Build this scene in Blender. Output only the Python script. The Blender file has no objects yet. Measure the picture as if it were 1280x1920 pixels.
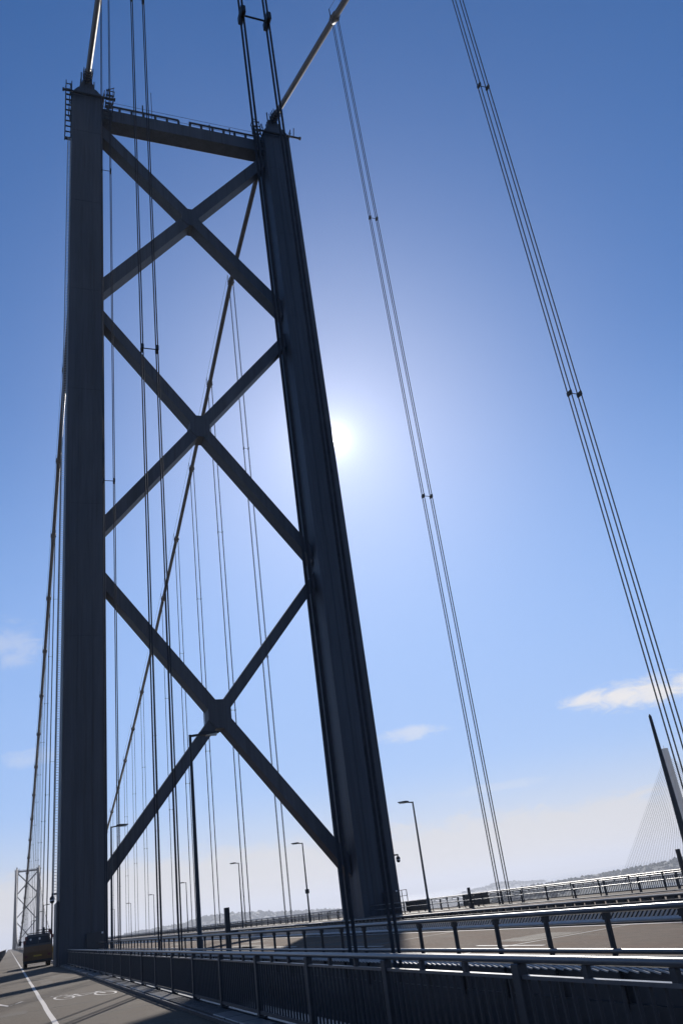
import bpy, bmesh, math, random
from mathutils import Vector, Matrix, noise

random.seed(7)
scene = bpy.context.scene
COL = scene.collection
rad = math.radians

# ------------------------------------------------------------------ camera
YAW, PITCH, ROLL, F_PX, EYE = 23.251, 25.124, 8.091, 1540.94, 1.6
cam_data = bpy.data.cameras.new("camera")
cam = bpy.data.objects.new("camera", cam_data)
COL.objects.link(cam)
cy_, sy_ = math.cos(rad(YAW)), math.sin(rad(YAW))
cp_, sp_ = math.cos(rad(PITCH)), math.sin(rad(PITCH))
fw = Vector((sy_ * cp_, cy_ * cp_, sp_))
rt = Vector((cy_, -sy_, 0))
up = rt.cross(fw)
cr_, sr_ = math.cos(rad(-ROLL)), math.sin(rad(-ROLL))
rt2 = cr_ * rt + sr_ * up
up2 = -sr_ * rt + cr_ * up
m = Matrix((rt2, up2, -fw)).transposed().to_4x4()
m.translation = Vector((0, 0, EYE))
cam.matrix_world = m
cam_data.sensor_fit = 'VERTICAL'
cam_data.sensor_height = 36.0
cam_data.lens = 36.0 * F_PX / 1920.0
cam_data.clip_start = 0.05
cam_data.clip_end = 60000
scene.camera = cam

# ------------------------------------------------------------------ sky, sun, exposure
SUN_EL, SUN_AZ = 30.2, 23.45           # azimuth measured from +Y towards +X
sun_dir = Vector((math.sin(rad(SUN_AZ)) * math.cos(rad(SUN_EL)),
                  math.cos(rad(SUN_AZ)) * math.cos(rad(SUN_EL)), math.sin(rad(SUN_EL))))
world = bpy.data.worlds.new("World")
scene.world = world
world.use_nodes = True
wn, wl = world.node_tree.nodes, world.node_tree.links
wn.clear()
w_out = wn.new("ShaderNodeOutputWorld")
w_bg = wn.new("ShaderNodeBackground")
w_sky = wn.new("ShaderNodeTexSky")
w_sky.sky_type = 'NISHITA'
w_sky.sun_disc = False
w_sky.sun_elevation = rad(SUN_EL)
w_sky.sun_rotation = rad(SUN_AZ)
w_sky.altitude = 50
w_sky.air_density = 1.0
w_sky.dust_density = 0.25
w_sky.ozone_density = 4.0
SKY_STRENGTH = 0.106
MIDSKY, HORIZON, STRATUS, CLOUD = (3.0, 4.65, 8.3), (6.8, 6.65, 6.6), (7.1, 6.75, 6.45), (8.3, 7.95, 7.7)
w_bg.inputs['Strength'].default_value = SKY_STRENGTH
w_hs = wn.new("ShaderNodeHueSaturation")
w_hs.inputs['Saturation'].default_value = 1.26
w_hs.inputs['Hue'].default_value = 0.506
wl.new(w_sky.outputs[0], w_hs.inputs['Color'])
# low pale layer over the whole horizon, then a few small clouds all round the sky
w_geo = wn.new("ShaderNodeTexCoord")
w_nrm = wn.new("ShaderNodeVectorMath"); w_nrm.operation = 'NORMALIZE'
wl.new(w_geo.outputs['Generated'], w_nrm.inputs[0])
w_sep = wn.new("ShaderNodeSeparateXYZ")
wl.new(w_nrm.outputs[0], w_sep.inputs[0])
def wmath(op, a, b=None, c=None):
    n = wn.new("ShaderNodeMath"); n.operation = op
    for i, x in enumerate((a, b, c)):
        if x is None: continue
        if isinstance(x, (int, float)): n.inputs[i].default_value = x
        else: wl.new(x, n.inputs[i])
    return n.outputs[0]
def wstep(v, lo, hi):
    n = wn.new("ShaderNodeMapRange"); n.interpolation_type = 'SMOOTHSTEP'
    n.inputs['From Min'].default_value = lo; n.inputs['From Max'].default_value = hi
    wl.new(v, n.inputs['Value']); return n.outputs[0]
def wmix(fac, a, col):
    n = wn.new("ShaderNodeMix"); n.data_type = 'RGBA'
    n.inputs[7].default_value = (*col, 1)
    wl.new(fac, n.inputs[0]); wl.new(a, n.inputs[6]); return n.outputs[2]
w_az = wmath('MULTIPLY', wmath('ARCTAN2', w_sep.outputs['X'], w_sep.outputs['Y']), 57.2958)
w_ele = wmath('MULTIPLY', wmath('ARCSINE', w_sep.outputs['Z']), 57.2958)
w_cmb = wn.new("ShaderNodeCombineXYZ")
wl.new(wmath('MULTIPLY', w_az, 0.55), w_cmb.inputs[0]); wl.new(wmath('MULTIPLY', w_ele, 1.3), w_cmb.inputs[1])
w_noise = wn.new("ShaderNodeTexNoise")
w_noise.inputs['Scale'].default_value = 0.8; w_noise.inputs['Detail'].default_value = 6
w_noise.inputs['Roughness'].default_value = 0.6; w_noise.inputs['Distortion'].default_value = 0.6
wl.new(w_cmb.outputs[0], w_noise.inputs['Vector'])
nz = wmath('SUBTRACT', w_noise.outputs['Fac'], 0.5)
mid = wmath('MULTIPLY', wstep(w_ele, 34.0, 7.0), 0.8)
sky_c = wmix(mid, w_hs.outputs[0], MIDSKY)
low = wmath('MULTIPLY', wstep(w_ele, 8.0, -1.0), 0.95)
sky_c = wmix(low, sky_c, HORIZON)
strat = wmath('MULTIPLY', wstep(wmath('MULTIPLY_ADD', nz, 3.0, w_ele), 4.4, 2.9), 0.62)
sky_c = wmix(strat, sky_c, STRATUS)
dens = None
crnd = random.Random(3)
clouds = [(41.6, 9.6, 5.0, 0.95, 1.0), (38.0, 9.75, 2.0, 0.65, .95), (25.4, 9.5, 2.6, 0.5, .5), (-1.4, 17.6, 3.0, 1.6, .3), (0.6, 10.6, 1.7, 0.6, .25), (30.5, 5.4, 4.0, 0.35, .2)]
clouds += [(a_ + crnd.uniform(-9, 9), crnd.uniform(8, 17), crnd.uniform(2, 5), crnd.uniform(.5, 1.3), .8) for a_ in (66, 100, 150, -45, -90, -140)]
for a_, e_, ra, re, am in clouds:
    dx = wmath('MULTIPLY', wmath('SUBTRACT', w_az, a_), 1 / ra)
    dy = wmath('MULTIPLY', wmath('SUBTRACT', w_ele, e_), 1 / re)
    q = wmath('MULTIPLY_ADD', dx, dx, wmath('MULTIPLY', dy, dy))
    d_ = wmath('MULTIPLY', wstep(wmath('MULTIPLY_ADD', nz, -3.6, q), 1.35, -0.25), am)
    dens = d_ if dens is None else wmath('MAXIMUM', dens, d_)
sky_c = wmix(wmath('MULTIPLY', dens, 0.9), sky_c, CLOUD)
# aureole: forward scattering round the sun, plus the overexposed disc itself
w_dot = wn.new("ShaderNodeVectorMath"); w_dot.operation = 'DOT_PRODUCT'
w_dot.inputs[1].default_value = sun_dir
wl.new(w_nrm.outputs[0], w_dot.inputs[0])
def glow(power, amp, colour, prev):
    p = wn.new("ShaderNodeMath"); p.operation = 'POWER'; p.inputs[1].default_value = power
    mx = wn.new("ShaderNodeMath"); mx.operation = 'MAXIMUM'; mx.inputs[1].default_value = 0.0
    wl.new(w_dot.outputs['Value'], mx.inputs[0]); wl.new(mx.outputs[0], p.inputs[0])
    s = wn.new("ShaderNodeVectorMath"); s.operation = 'SCALE'
    s.inputs[0].default_value = [c * amp for c in colour]
    wl.new(p.outputs[0], s.inputs['Scale'])
    a = wn.new("ShaderNodeVectorMath"); a.operation = 'ADD'
    wl.new(prev, a.inputs[0]); wl.new(s.outputs[0], a.inputs[1])
    return a.outputs[0]
c_ = glow(40, 0.8, (0.95, 1.0, 1.1), sky_c)
c_ = glow(450, 2.0, (1.0, 1.0, 1.05), c_)
c_ = glow(2500, 3.2, (1.0, 1.0, 1.0), c_)
c_ = glow(12000, 8.0, (1.0, 0.99, 0.97), c_)
c_ = glow(70000, 60.0, (1.0, 0.97, 0.9), c_)
wl.new(c_, w_bg.inputs['Color'])
wl.new(w_bg.outputs[0], w_out.inputs['Surface'])

sun_data = bpy.data.lights.new("sun", 'SUN')
sun_data.energy = 5.0
sun_data.angle = rad(0.53)
sun_data.color = (1.0, 0.94, 0.86)
sun = bpy.data.objects.new("sun", sun_data)
COL.objects.link(sun)
sun.rotation_euler = sun_dir.to_track_quat('Z', 'Y').to_euler()

scene.view_settings.view_transform = 'Standard'
scene.view_settings.look = 'None'
scene.view_settings.gamma = 1.0
scene.view_settings.exposure = 0.0
scene.view_settings.use_curve_mapping = False
scene.cycles.max_bounces = 6
scene.cycles.volume_bounces = 0

# ------------------------------------------------------------------ materials
def mat(name, col, rough=0.6, metal=0.0, var=0.25, scale=2.0, stretch=(1, 1, 1), bump=0.0, bscale=40.0, spec=0.5, tint=None, streak=None):
    """Procedural paint/asphalt: base colour mottled by two noises, roughness varied, fine bump."""
    mt = bpy.data.materials.new(name); mt.use_nodes = True
    nt = mt.node_tree; n, l = nt.nodes, nt.links
    b = n["Principled BSDF"]
    tc = n.new("ShaderNodeTexCoord"); mp = n.new("ShaderNodeMapping")
    mp.inputs['Scale'].default_value = stretch
    l.new(tc.outputs['Object'], mp.inputs[0])
    n1 = n.new("ShaderNodeTexNoise"); n1.inputs['Scale'].default_value = scale
    n1.inputs['Detail'].default_value = 8; n1.inputs['Roughness'].default_value = 0.65
    l.new(mp.outputs[0], n1.inputs['Vector'])
    n2 = n.new("ShaderNodeTexNoise"); n2.inputs['Scale'].default_value = scale * 9
    n2.inputs['Detail'].default_value = 4
    l.new(mp.outputs[0], n2.inputs['Vector'])
    ad = n.new("ShaderNodeMath"); ad.operation = 'MULTIPLY_ADD'
    ad.inputs[1].default_value = 0.35
    l.new(n2.outputs['Fac'], ad.inputs[0]); l.new(n1.outputs['Fac'], ad.inputs[2])
    rp = n.new("ShaderNodeValToRGB")
    rp.color_ramp.elements[0].position = 0.38; rp.color_ramp.elements[1].position = 0.95
    rp.color_ramp.elements[0].color = [c * (1 - var) for c in col] + [1]
    rp.color_ramp.elements[1].color = [min(1, c * (1 + var)) for c in col] + [1]
    l.new(ad.outputs[0], rp.inputs[0]); l.new(rp.outputs[0], b.inputs['Base Color'])
    mr = n.new("ShaderNodeMapRange")
    mr.inputs['To Min'].default_value = max(0.05, rough - 0.12); mr.inputs['To Max'].default_value = min(1, rough + 0.12)
    l.new(n1.outputs['Fac'], mr.inputs['Value']); l.new(mr.outputs[0], b.inputs['Roughness'])
    b.inputs['Metallic'].default_value = metal
    b.inputs['Specular IOR Level'].default_value = spec
    if tint: b.inputs['Specular Tint'].default_value = (*tint, 1)
    if streak:      # rain-washed rust and grime running down the plates
        mp2 = n.new("ShaderNodeMapping"); mp2.inputs['Scale'].default_value = (2.2, 2.2, 0.05)
        l.new(tc.outputs['Object'], mp2.inputs[0])
        n4 = n.new("ShaderNodeTexNoise"); n4.inputs['Scale'].default_value = 1.4; n4.inputs['Detail'].default_value = 10; n4.inputs['Roughness'].default_value = 0.7
        l.new(mp2.outputs[0], n4.inputs['Vector'])
        mr2 = n.new("ShaderNodeMapRange"); mr2.inputs['From Min'].default_value = 0.52; mr2.inputs['From Max'].default_value = 0.72; mr2.inputs['To Max'].default_value = 0.75
        l.new(n4.outputs['Fac'], mr2.inputs['Value'])
        mx = n.new("ShaderNodeMix"); mx.data_type = 'RGBA'; mx.inputs[7].default_value = (*streak, 1)
        l.new(mr2.outputs[0], mx.inputs[0]); l.new(rp.outputs[0], mx.inputs[6]); l.new(mx.outputs[2], b.inputs['Base Color'])
    if bump:
        n3 = n.new("ShaderNodeTexNoise"); n3.inputs['Scale'].default_value = bscale; n3.inputs['Detail'].default_value = 6
        l.new(tc.outputs['Object'], n3.inputs['Vector'])
        bp = n.new("ShaderNodeBump"); bp.inputs['Strength'].default_value = bump; bp.inputs['Distance'].default_value = 0.02
        l.new(n3.outputs['Fac'], bp.inputs['Height']); l.new(bp.outputs[0], b.inputs['Normal'])
    return mt

M = {}
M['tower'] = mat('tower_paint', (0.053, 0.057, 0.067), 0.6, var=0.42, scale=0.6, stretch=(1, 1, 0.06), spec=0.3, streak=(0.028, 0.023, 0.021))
M['steel'] = mat('grey_paint', (0.022, 0.023, 0.028), 0.5, var=0.3, scale=3)
M['rail'] = mat('rail_paint', (0.085, 0.085, 0.09), 0.32, var=0.25, scale=4)
M['dark'] = mat('dark_steel', (0.012, 0.012, 0.014), 0.55, var=0.35, scale=4)
M['rope'] = mat('hanger_rope', (0.036, 0.038, 0.044), 0.8, var=0.4, scale=2, spec=0.1)
M['cable'] = mat('main_cable_paint', (0.11, 0.085, 0.07), 0.5, var=0.25, scale=1.5)
M['lamp'] = mat('lamp_column_paint', (0.010, 0.010, 0.012), 0.5, var=0.3, scale=5)
M['glass'] = mat('lamp_glass', (0.5, 0.5, 0.45), 0.15, var=0.1)
M['footway'] = mat('footway_surfacing', (0.072, 0.054, 0.038), 0.86, var=0.4, spec=0.34, tint=(1.0, 0.86, 0.72), scale=0.9, bump=0.6, bscale=160)
M['road'] = mat('road_surfacing', (0.098, 0.062, 0.041), 0.88, var=0.65, spec=0.22, tint=(1.0, 0.84, 0.68), scale=1.3, stretch=(1.0, 0.35, 1), bump=0.7, bscale=120)
M['joint'] = mat('joint_sealant', (0.06, 0.055, 0.05), 0.7, var=0.3, scale=6)
M['white'] = mat('road_paint', (0.46, 0.42, 0.38), 0.7, var=0.22, scale=7)
M['edge'] = mat('edge_steel', (0.025, 0.026, 0.03), 0.5, var=0.3, scale=2)
M['plate'] = mat('ledge_plate', (0.075, 0.073, 0.075), 0.4, var=0.35, scale=5)
M['orange'] = mat('orange_truck_paint', (0.13, 0.06, 0.015), 0.4, var=0.25, scale=5)
M['yellow'] = mat('yellow_paint', (0.40, 0.25, 0.02), 0.45, var=0.2, scale=5)
M['cabgrey'] = mat('cab_paint', (0.06, 0.055, 0.052), 0.4, var=0.2, scale=4)
M['red'] = mat('red_paint', (0.10, 0.012, 0.015), 0.45, var=0.2, scale=5)
M['tyre'] = mat('rubber', (0.015, 0.015, 0.015), 0.8, var=0.2)
M['window'] = mat('window_glass', (0.03, 0.033, 0.037), 0.08, var=0.1)
M['chrome'] = mat('lamp_lens', (0.7, 0.7, 0.7), 0.12, var=0.1)
M['concrete'] = mat('pale_concrete', (0.11, 0.12, 0.13), 0.7, var=0.12, scale=0.05)
M['stay'] = mat('stay_sheath', (0.2, 0.2, 0.2), 0.5, var=0.1)
M['water'] = mat('estuary_water', (0.02, 0.035, 0.045), 0.12, var=0.2, scale=0.02, bump=0.35, bscale=0.15)
M['hill'] = mat('wooded_hill', (0.03, 0.042, 0.035), 0.9, var=0.4, scale=0.02)
M['wood'] = mat('far_tree_foliage', (0.045, 0.06, 0.03), 0.9, var=0.5, scale=0.05)
M['pale_lit'] = mat('pale_lit_steel', (0.42, 0.42, 0.42), 0.35, var=0.2, scale=6)  # pale steel; on the median fence its whiteness is sunlight put into the colour
M['dome'] = mat('camera_dome', (0.02, 0.02, 0.022), 0.1, var=0.1)
M['camwhite'] = mat('camera_housing', (0.6, 0.6, 0.6), 0.4, var=0.1)

# ------------------------------------------------------------------ mesh helpers
class MB:
    """Collects boxes, bars, tubes and prisms; build() links them as ONE mesh object."""
    def __init__(self):
        self.v, self.f, self.s = [], [], []
    def add(self, verts, faces, smooth=False):
        o = len(self.v)
        self.v += [tuple(p) for p in verts]
        for fc in faces:
            self.f.append([i + o for i in fc]); self.s.append(smooth)
        return self
    def box(self, x0, x1, y0, y1, z0, z1):
        v = [(x, y, z) for z in (z0, z1) for y in (y0, y1) for x in (x0, x1)]
        return self.add(v, [(0, 2, 3, 1), (4, 5, 7, 6), (0, 1, 5, 4), (1, 3, 7, 5), (3, 2, 6, 7), (2, 0, 4, 6)])
    def bbox(self, x0, x1, y0, y1, z0, z1, c=0.02):
        """box with chamfered edges along all sides"""
        bm = bmesh.new()
        bmesh.ops.create_cube(bm, size=1.0)
        for v in bm.verts:
            v.co = Vector(((x0 + x1) / 2 + v.co.x * (x1 - x0), (y0 + y1) / 2 + v.co.y * (y1 - y0), (z0 + z1) / 2 + v.co.z * (z1 - z0)))
        bmesh.ops.bevel(bm, geom=bm.edges[:], offset=c, segments=1, affect='EDGES')
        bm.verts.index_update()
        self.add([v.co for v in bm.verts], [[v.index for v in f.verts] for f in bm.faces])
        bm.free()
        return self
    def bar(self, a, b, w, h, up=(0, 0, 1)):
        a, b = Vector(a), Vector(b)
        d = (b - a).normalized()
        s = d.cross(Vector(up))
        if s.length < 1e-4: s = d.cross(Vector((0, 1, 0)))
        s.normalize(); u = s.cross(d)
        v = []
        for p in (a, b):
            for i, j in ((-1, -1), (1, -1), (1, 1), (-1, 1)):
                v.append(p + s * (i * w / 2) + u * (j * h / 2))
        return self.add(v, [(3, 2, 1, 0), (4, 5, 6, 7), (0, 1, 5, 4), (1, 2, 6, 5), (2, 3, 7, 6), (3, 0, 4, 7)])
    def tube(self, pts, r, n=8, caps=True):
        pts = [Vector(p) for p in pts]
        rs = r if isinstance(r, (list, tuple)) else [r] * len(pts)
        v, f = [], []
        d0 = (pts[1] - pts[0]).normalized()
        ref = Vector((1, 0, 0)) if abs(d0.x) < 0.8 else Vector((0, 1, 0))
        for i, p in enumerate(pts):
            d = (pts[min(i + 1, len(pts) - 1)] - pts[max(i - 1, 0)]).normalized()
            s = d.cross(ref).normalized(); u = d.cross(s)
            for k in range(n):
                a = 2 * math.pi * k / n
                v.append(p + (s * math.cos(a) + u * math.sin(a)) * rs[i])
        for i in range(len(pts) - 1):
            for k in range(n):
                k2 = (k + 1) % n
                f.append((i * n + k, (i + 1) * n + k, (i + 1) * n + k2, i * n + k2))
        self.add(v, f, True)
        if caps:
            o = len(pts) - 1
            self.add([v[k] for k in range(n)], [tuple(range(n))])
            self.add([v[o * n + k] for k in range(n)], [tuple(reversed(range(n)))])
        return self
    def loft(self, sections, close=True):
        """sections: lists of equally many points; joined in order, ends capped"""
        n = len(sections[0]); v = [p for s in sections for p in s]; f = []
        for i in range(len(sections) - 1):
            for k in range(n):
                k2 = (k + 1) % n
                f.append((i * n + k, i * n + k2, (i + 1) * n + k2, (i + 1) * n + k))
        if close:
            f.append(tuple(reversed(range(n)))); o = (len(sections) - 1) * n
            f.append(tuple(o + k for k in range(n)))
        return self.add(v, f)
    def ball(self, c, rx, ry, rz, n=12, m_=8):
        v, f = [], []
        for i in range(m_ + 1):
            t = math.pi * i / m_
            for k in range(n):
                a = 2 * math.pi * k / n
                v.append((c[0] + rx * math.sin(t) * math.cos(a), c[1] + ry * math.sin(t) * math.sin(a), c[2] + rz * math.cos(t)))
        for i in range(m_):
            for k in range(n):
                k2 = (k + 1) % n
                f.append((i * n + k, (i + 1) * n + k, (i + 1) * n + k2, i * n + k2))
        return self.add(v, f, True)
    def mesh(self, name, material):
        me = bpy.data.meshes.new(name)
        me.from_pydata(self.v, [], self.f)
        me.polygons.foreach_set('use_smooth', self.s)
        me.materials.append(material)
        me.validate(clean_customdata=False)
        bm = bmesh.new(); bm.from_mesh(me)
        bmesh.ops.recalc_face_normals(bm, faces=bm.faces[:])
        bm.to_mesh(me); bm.free()
        return me
    def build(self, name, material, parent=None):
        o = bpy.data.objects.new(name, self.mesh(name, material))
        COL.objects.link(o)
        if parent: o.parent = parent
        return o

def inst(name, me, parent=None, loc=(0, 0, 0), rot=(0, 0, 0), scale=(1, 1, 1)):
    o = bpy.data.objects.new(name, me); COL.objects.link(o)
    if parent: o.parent = parent
    o.location = loc; o.rotation_euler = rot; o.scale = scale
    return o
def tag(o, label=None, cat=None, group=None, kind=None):
    if label: o['label'] = label
    if cat: o['category'] = cat
    if group: o['group'] = group
    if kind: o['kind'] = kind
    return o
def empty(name, loc=(0, 0, 0), rz=0.0):
    o = bpy.data.objects.new(name, None); COL.objects.link(o)
    o.location = loc; o.rotation_euler = (0, 0, rz); o.empty_display_size = 0.3
    return o
def copy_tree(o, parent=None):
    c = o.copy(); COL.objects.link(c); c.parent = parent
    for ch in list(o.children): copy_tree(ch, c)
    return c

# ------------------------------------------------------------------ layout of the bridge (metres; camera stands at 0,0 on the footway)
XL, XR = 4.995, 28.377               # cable planes
XC = (XL + XR) / 2
HW = 1.695                           # half width of a tower leg
TY0, TY1 = 69.13, 74.23              # near tower, front and back at deck level
TYC = (TY0 + TY1) / 2
SPAN = 1006.0
Z_ROAD = 0.22
Z_SAD = 95.7
Z_WATER = -60.0
Y_BACK, Y_END = -30.0, 1500.0

# ------------------------------------------------------------------ setting: water, hills
tag(MB().box(-11800, 11800, -4000, 19000, Z_WATER - 0.5, Z_WATER).build('water', M['water']), kind='structure')

def hill(name, knots, r0, width, amp, steps, seed):
    """ridge of real depth following a bearing/elevation profile at distance r0"""
    b = MB()
    def el(a):
        for (a0, e0), (a1, e1) in zip(knots, knots[1:]):
            if a0 <= a <= a1:
                t = (a - a0) / (a1 - a0); t = t * t * (3 - 2 * t)
                return e0 + (e1 - e0) * t
        return knots[-1][1]
    rows = [-1.6, -1.1, -0.75, -0.45, -0.2, 0.0, 0.25, 0.6, 1.1, 1.8]
    a0, a1 = knots[0][0], knots[-1][0]
    v, f = [], []
    for i in range(steps + 1):
        a = a0 + (a1 - a0) * i / steps
        top = EYE + math.tan(rad(el(a))) * r0 - Z_WATER
        for j, w in enumerate(rows):
            r = r0 + w * width
            x, y = r * math.sin(rad(a)), r * math.cos(rad(a))
            p = math.exp(-1.6 * w * w)
            nz = noise.noise(Vector((x / 90 + seed, y / 90, 0))) * amp * 0.6 + noise.noise(Vector((x / 22 + seed, y / 22, 3))) * amp * 0.5
            v.append((x, y, Z_WATER - 2 + (top + 2) * p + nz * p))
    n = len(rows)
    for i in range(steps):
        for j in range(n - 1):
            f.append((i * n + j, i * n + j + 1, (i + 1) * n + j + 1, (i + 1) * n + j))
    b.add(v, f, True)
    o = tag(b.build(name, M['hill']), kind='structure')
    # woodland on the ridge: one mass of small crowns
    t = MB()
    rnd = random.Random(seed)
    for _ in range(int((a1 - a0) * 75)):
        a = rnd.uniform(a0, a1); w = rnd.gauss(-0.35, 0.42)
        r = r0 + w * width
        top = EYE + math.tan(rad(el(a))) * r0 - Z_WATER
        p = math.exp(-1.6 * w * w)
        x, y = r * math.sin(rad(a)), r * math.cos(rad(a))
        z = Z_WATER - 2 + (top + 2) * p
        if z < Z_WATER + 2: continue
        s = rnd.uniform(0.45, 1.0) * amp
        k = 5; vv = [(x, y, z + s * rnd.uniform(0.9, 1.5))]
        for q in range(k):
            an = 2 * math.pi * q / k + rnd.random()
            vv.append((x + s * math.cos(an) * rnd.uniform(.8, 1.6), y + s * math.sin(an) * rnd.uniform(.8, 1.6), z + s * rnd.uniform(0.1, 0.6)))
        for q in range(k):
            vv.append((vv[1 + q][0], vv[1 + q][1], z - s))
        ff = [(0, 1 + q, 1 + (q + 1) % k) for q in range(k)] + [(1 + q, 1 + k + q, 1 + k + (q + 1) % k, 1 + (q + 1) % k) for q in range(k)]
        t.add(vv, ff)
    return o, t
woods = MB()
for args in (
    ('hills', [(2, -0.75), (5, -0.45), (6.7, -0.13), (8.6, -0.08), (9.8, -0.06), (11.2, 0.18), (12.5, 0.18), (14.4, 0.06), (16.4, -0.2), (18.4, -0.35), (19.8, -0.5), (22, -0.85)], 4600, 420, 9, 260, 11),
    ('hills', [(23, -0.85), (26.4, -0.62), (27.5, -0.48), (28.5, -0.38), (29.6, -0.22), (30.6, -0.25), (31.5, -0.4), (34, -0.6), (38, -0.8)], 7000, 600, 9, 220, 23),
    ('hills', [(27, -1.2), (30, -0.75), (31.8, -0.68), (35.1, -0.58), (38.3, -0.48), (40.9, -0.28), (46, -0.0), (55, -0.3), (66, -0.5)], 2750, 260, 6, 420, 37),
    ('hills', [(-66, -0.6), (-40, -0.55), (-20, -0.7), (-8, -0.72), (0, -0.74), (4, -0.8)], 6200, 600, 8, 200, 51)):
    _, t_ = hill(*args)
    woods.add(t_.v, t_.f)
tag(woods.build('woodland', M['wood']), 'hazy woodland covering the low hills beyond the water', 'woodland', kind='stuff')

# ------------------------------------------------------------------ deck
def slab(name, x0, x1, z0, z1, m_, y0=Y_BACK, y1=Y_END):
    return tag(MB().box(x0, x1, y0, y1, z0, z1).build(name, M[m_]), kind='structure')
footway = slab('footway', -1.25, 3.37, -0.35, 0.0, 'footway')
far_footway = slab('footway', 30.1, 34.6, -0.35, 0.0, 'footway')
road_near = slab('carriageway', 6.35, 14.05, Z_ROAD - 0.5, Z_ROAD, 'road')
road_far = slab('carriageway', 18.9, 26.9, Z_ROAD - 0.55, Z_ROAD - 0.06, 'road')
deck = tag(empty('deck_frame'), kind='structure')
# edge beams and cross girders: dark steel below and between the slabs
for x0, x1, z0, z1 in ((6.05, 6.35, -1.3, Z_ROAD + 0.04), (14.05, 14.4, -1.3, Z_ROAD - 0.06), (18.55, 18.9, -1.3, Z_ROAD - 0.08),
                       (26.9, 27.2, -1.3, Z_ROAD - 0.02), (3.37, 3.42, -0.6, 0.06), (29.9, 30.1, -0.6, 0.05), (4.5, 4.75, -1.6, -0.25), (28.6, 28.85, -1.6, -0.25)):
    MB().box(x0, x1, Y_BACK, Y_END, z0, z1).build('edge_beam', M['edge'], deck)
me = MB().box(-1.2, 34.55, -0.2, 0.2, -2.6, -1.32).mesh('cross_girder', M['edge'])
for i in range(60):
    inst('cross_girder', me, deck, (0, -20 + i * 9.144, 0))
MB().box(4.0, 29.6, Y_BACK, Y_END, -2.9, -2.65).build('bottom_plate', M['edge'], deck)
# road gully grating beside the near barrier, and longitudinal white edge lines on the carriageways
g = MB()
for i in range(420):
    y = 2 + i * 0.16
    g.bar((6.42, y - 0.1, Z_ROAD + 0.03), (7.0, y + 0.1, Z_ROAD + 0.03), 0.05, 0.05)
tag(g.build('gully_grating', M['rail'], road_near), kind='stuff')
for rd, xs, z in ((road_near, (7.2, 13.8), Z_ROAD), (road_far, (19.2, 26.5), Z_ROAD - 0.06)):
    for x in xs:
        MB().box(x, x + 0.12, Y_BACK, Y_END, z + 0.003, z + 0.007).build('edge_line', M['white'], rd)
    for i in range(60):
        MB().box((xs[0] + xs[1]) / 2 - 0.05, (xs[0] + xs[1]) / 2 + 0.05, 8 + i * 9, 11 + i * 9, z + 0.003, z + 0.007).build('lane_dash', M['white'], rd)

M['patch'] = mat('patched_surfacing', (0.045, 0.034, 0.026), 0.8, spec=0.4, tint=(1.0, 0.86, 0.72), var=0.35, scale=2.0, bump=0.6, bscale=120)
prn = random.Random(5)
for k in range(26):
    x0 = prn.uniform(8.2, 12.4); y0 = prn.uniform(12, 130)
    MB().box(x0, x0 + prn.uniform(.5, 1.6), y0, y0 + prn.uniform(1.5, 9), Z_ROAD + .001, Z_ROAD + .0025).build('surface_patch', M['patch'], road_near)
for k in range(16):
    x0 = prn.choice((-.7, -.2, .2, 1.4, 2.0, 2.5)); y0 = prn.uniform(16, 110)
    MB().box(x0, x0 + prn.uniform(.25, .8), y0, y0 + prn.uniform(.4, 2.2), .0005, .0018).build('surface_patch', M['patch'], footway)
for k in range(14):
    MB().box(6.36, 14.04, 9.2 + k * 9.144, 9.32 + k * 9.144, Z_ROAD + .003, Z_ROAD + .0045).build('joint', M['joint'], road_near)
# footway: centre line, bicycle symbol, chevron, sealed joints, ledge plates
line = MB()
yy = 3.0
while yy < 1400:
    st = 2.0 if yy < 90 else 60
    x = 1.0 + 0.008 * math.sin(yy * 0.9)
    x2 = 1.0 + 0.008 * math.sin((yy + st) * 0.9)
    line.add([(x - .06, yy, .004), (x + .06, yy, .004), (x2 + .06, yy + st, .004), (x2 - .06, yy + st, .004)], [(0, 1, 2, 3)])
    yy += st
line.build('centre_line', M['white'], footway)

def ribbon(b, pts, w, z=0.005, closed=False):
    pts = [Vector((p[0], p[1], 0)) for p in pts]
    n = len(pts); L, Rr = [], []
    for i in range(n):
        a = pts[(i - 1) % n] if closed or i else pts[0]
        c = pts[(i + 1) % n] if closed or i < n - 1 else pts[-1]
        d = (c - a).normalized(); s = Vector((-d.y, d.x, 0))
        L.append(pts[i] + s * w / 2 + Vector((0, 0, z))); Rr.append(pts[i] - s * w / 2 + Vector((0, 0, z)))
    f = [(i, (i + 1) % n, n + (i + 1) % n, n + i) for i in range(n if closed else n - 1)]
    b.add(L + Rr, f)
bike = MB()
def bk(u, v):       # u along the bicycle (0 rear hub, 1 front hub), v upwards (elongated along the path)
    return (1.66 + 1.14 * u - 0.06 * v * 0, 31.0 - 1.1 * u + v * 2.1)
for c in (0.0, 1.0):
    ribbon(bike, [bk(c + 0.24 * math.cos(t), 0.46 * math.sin(t)) for t in [2 * math.pi * k / 28 for k in range(28)]], 0.07, closed=True)
for a, b2, zz in (((0, 0), (0.42, -0.05), .0052), ((0.42, -0.05), (0.30, 0.55), .0054), ((0, 0), (0.33, 0.42), .0056), ((0.33, 0.42), (0.88, 0.48), .0058), ((0.42, -0.05), (0.88, 0.48), .006), ((1.0, 0), (0.86, 0.66), .0062), ((0.2, 0.58), (0.42, 0.58), .0064), ((0.86, 0.66), (1.02, 0.72), .0066)):
    ribbon(bike, [bk(*a), bk(*b2)], 0.075, zz)
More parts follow.
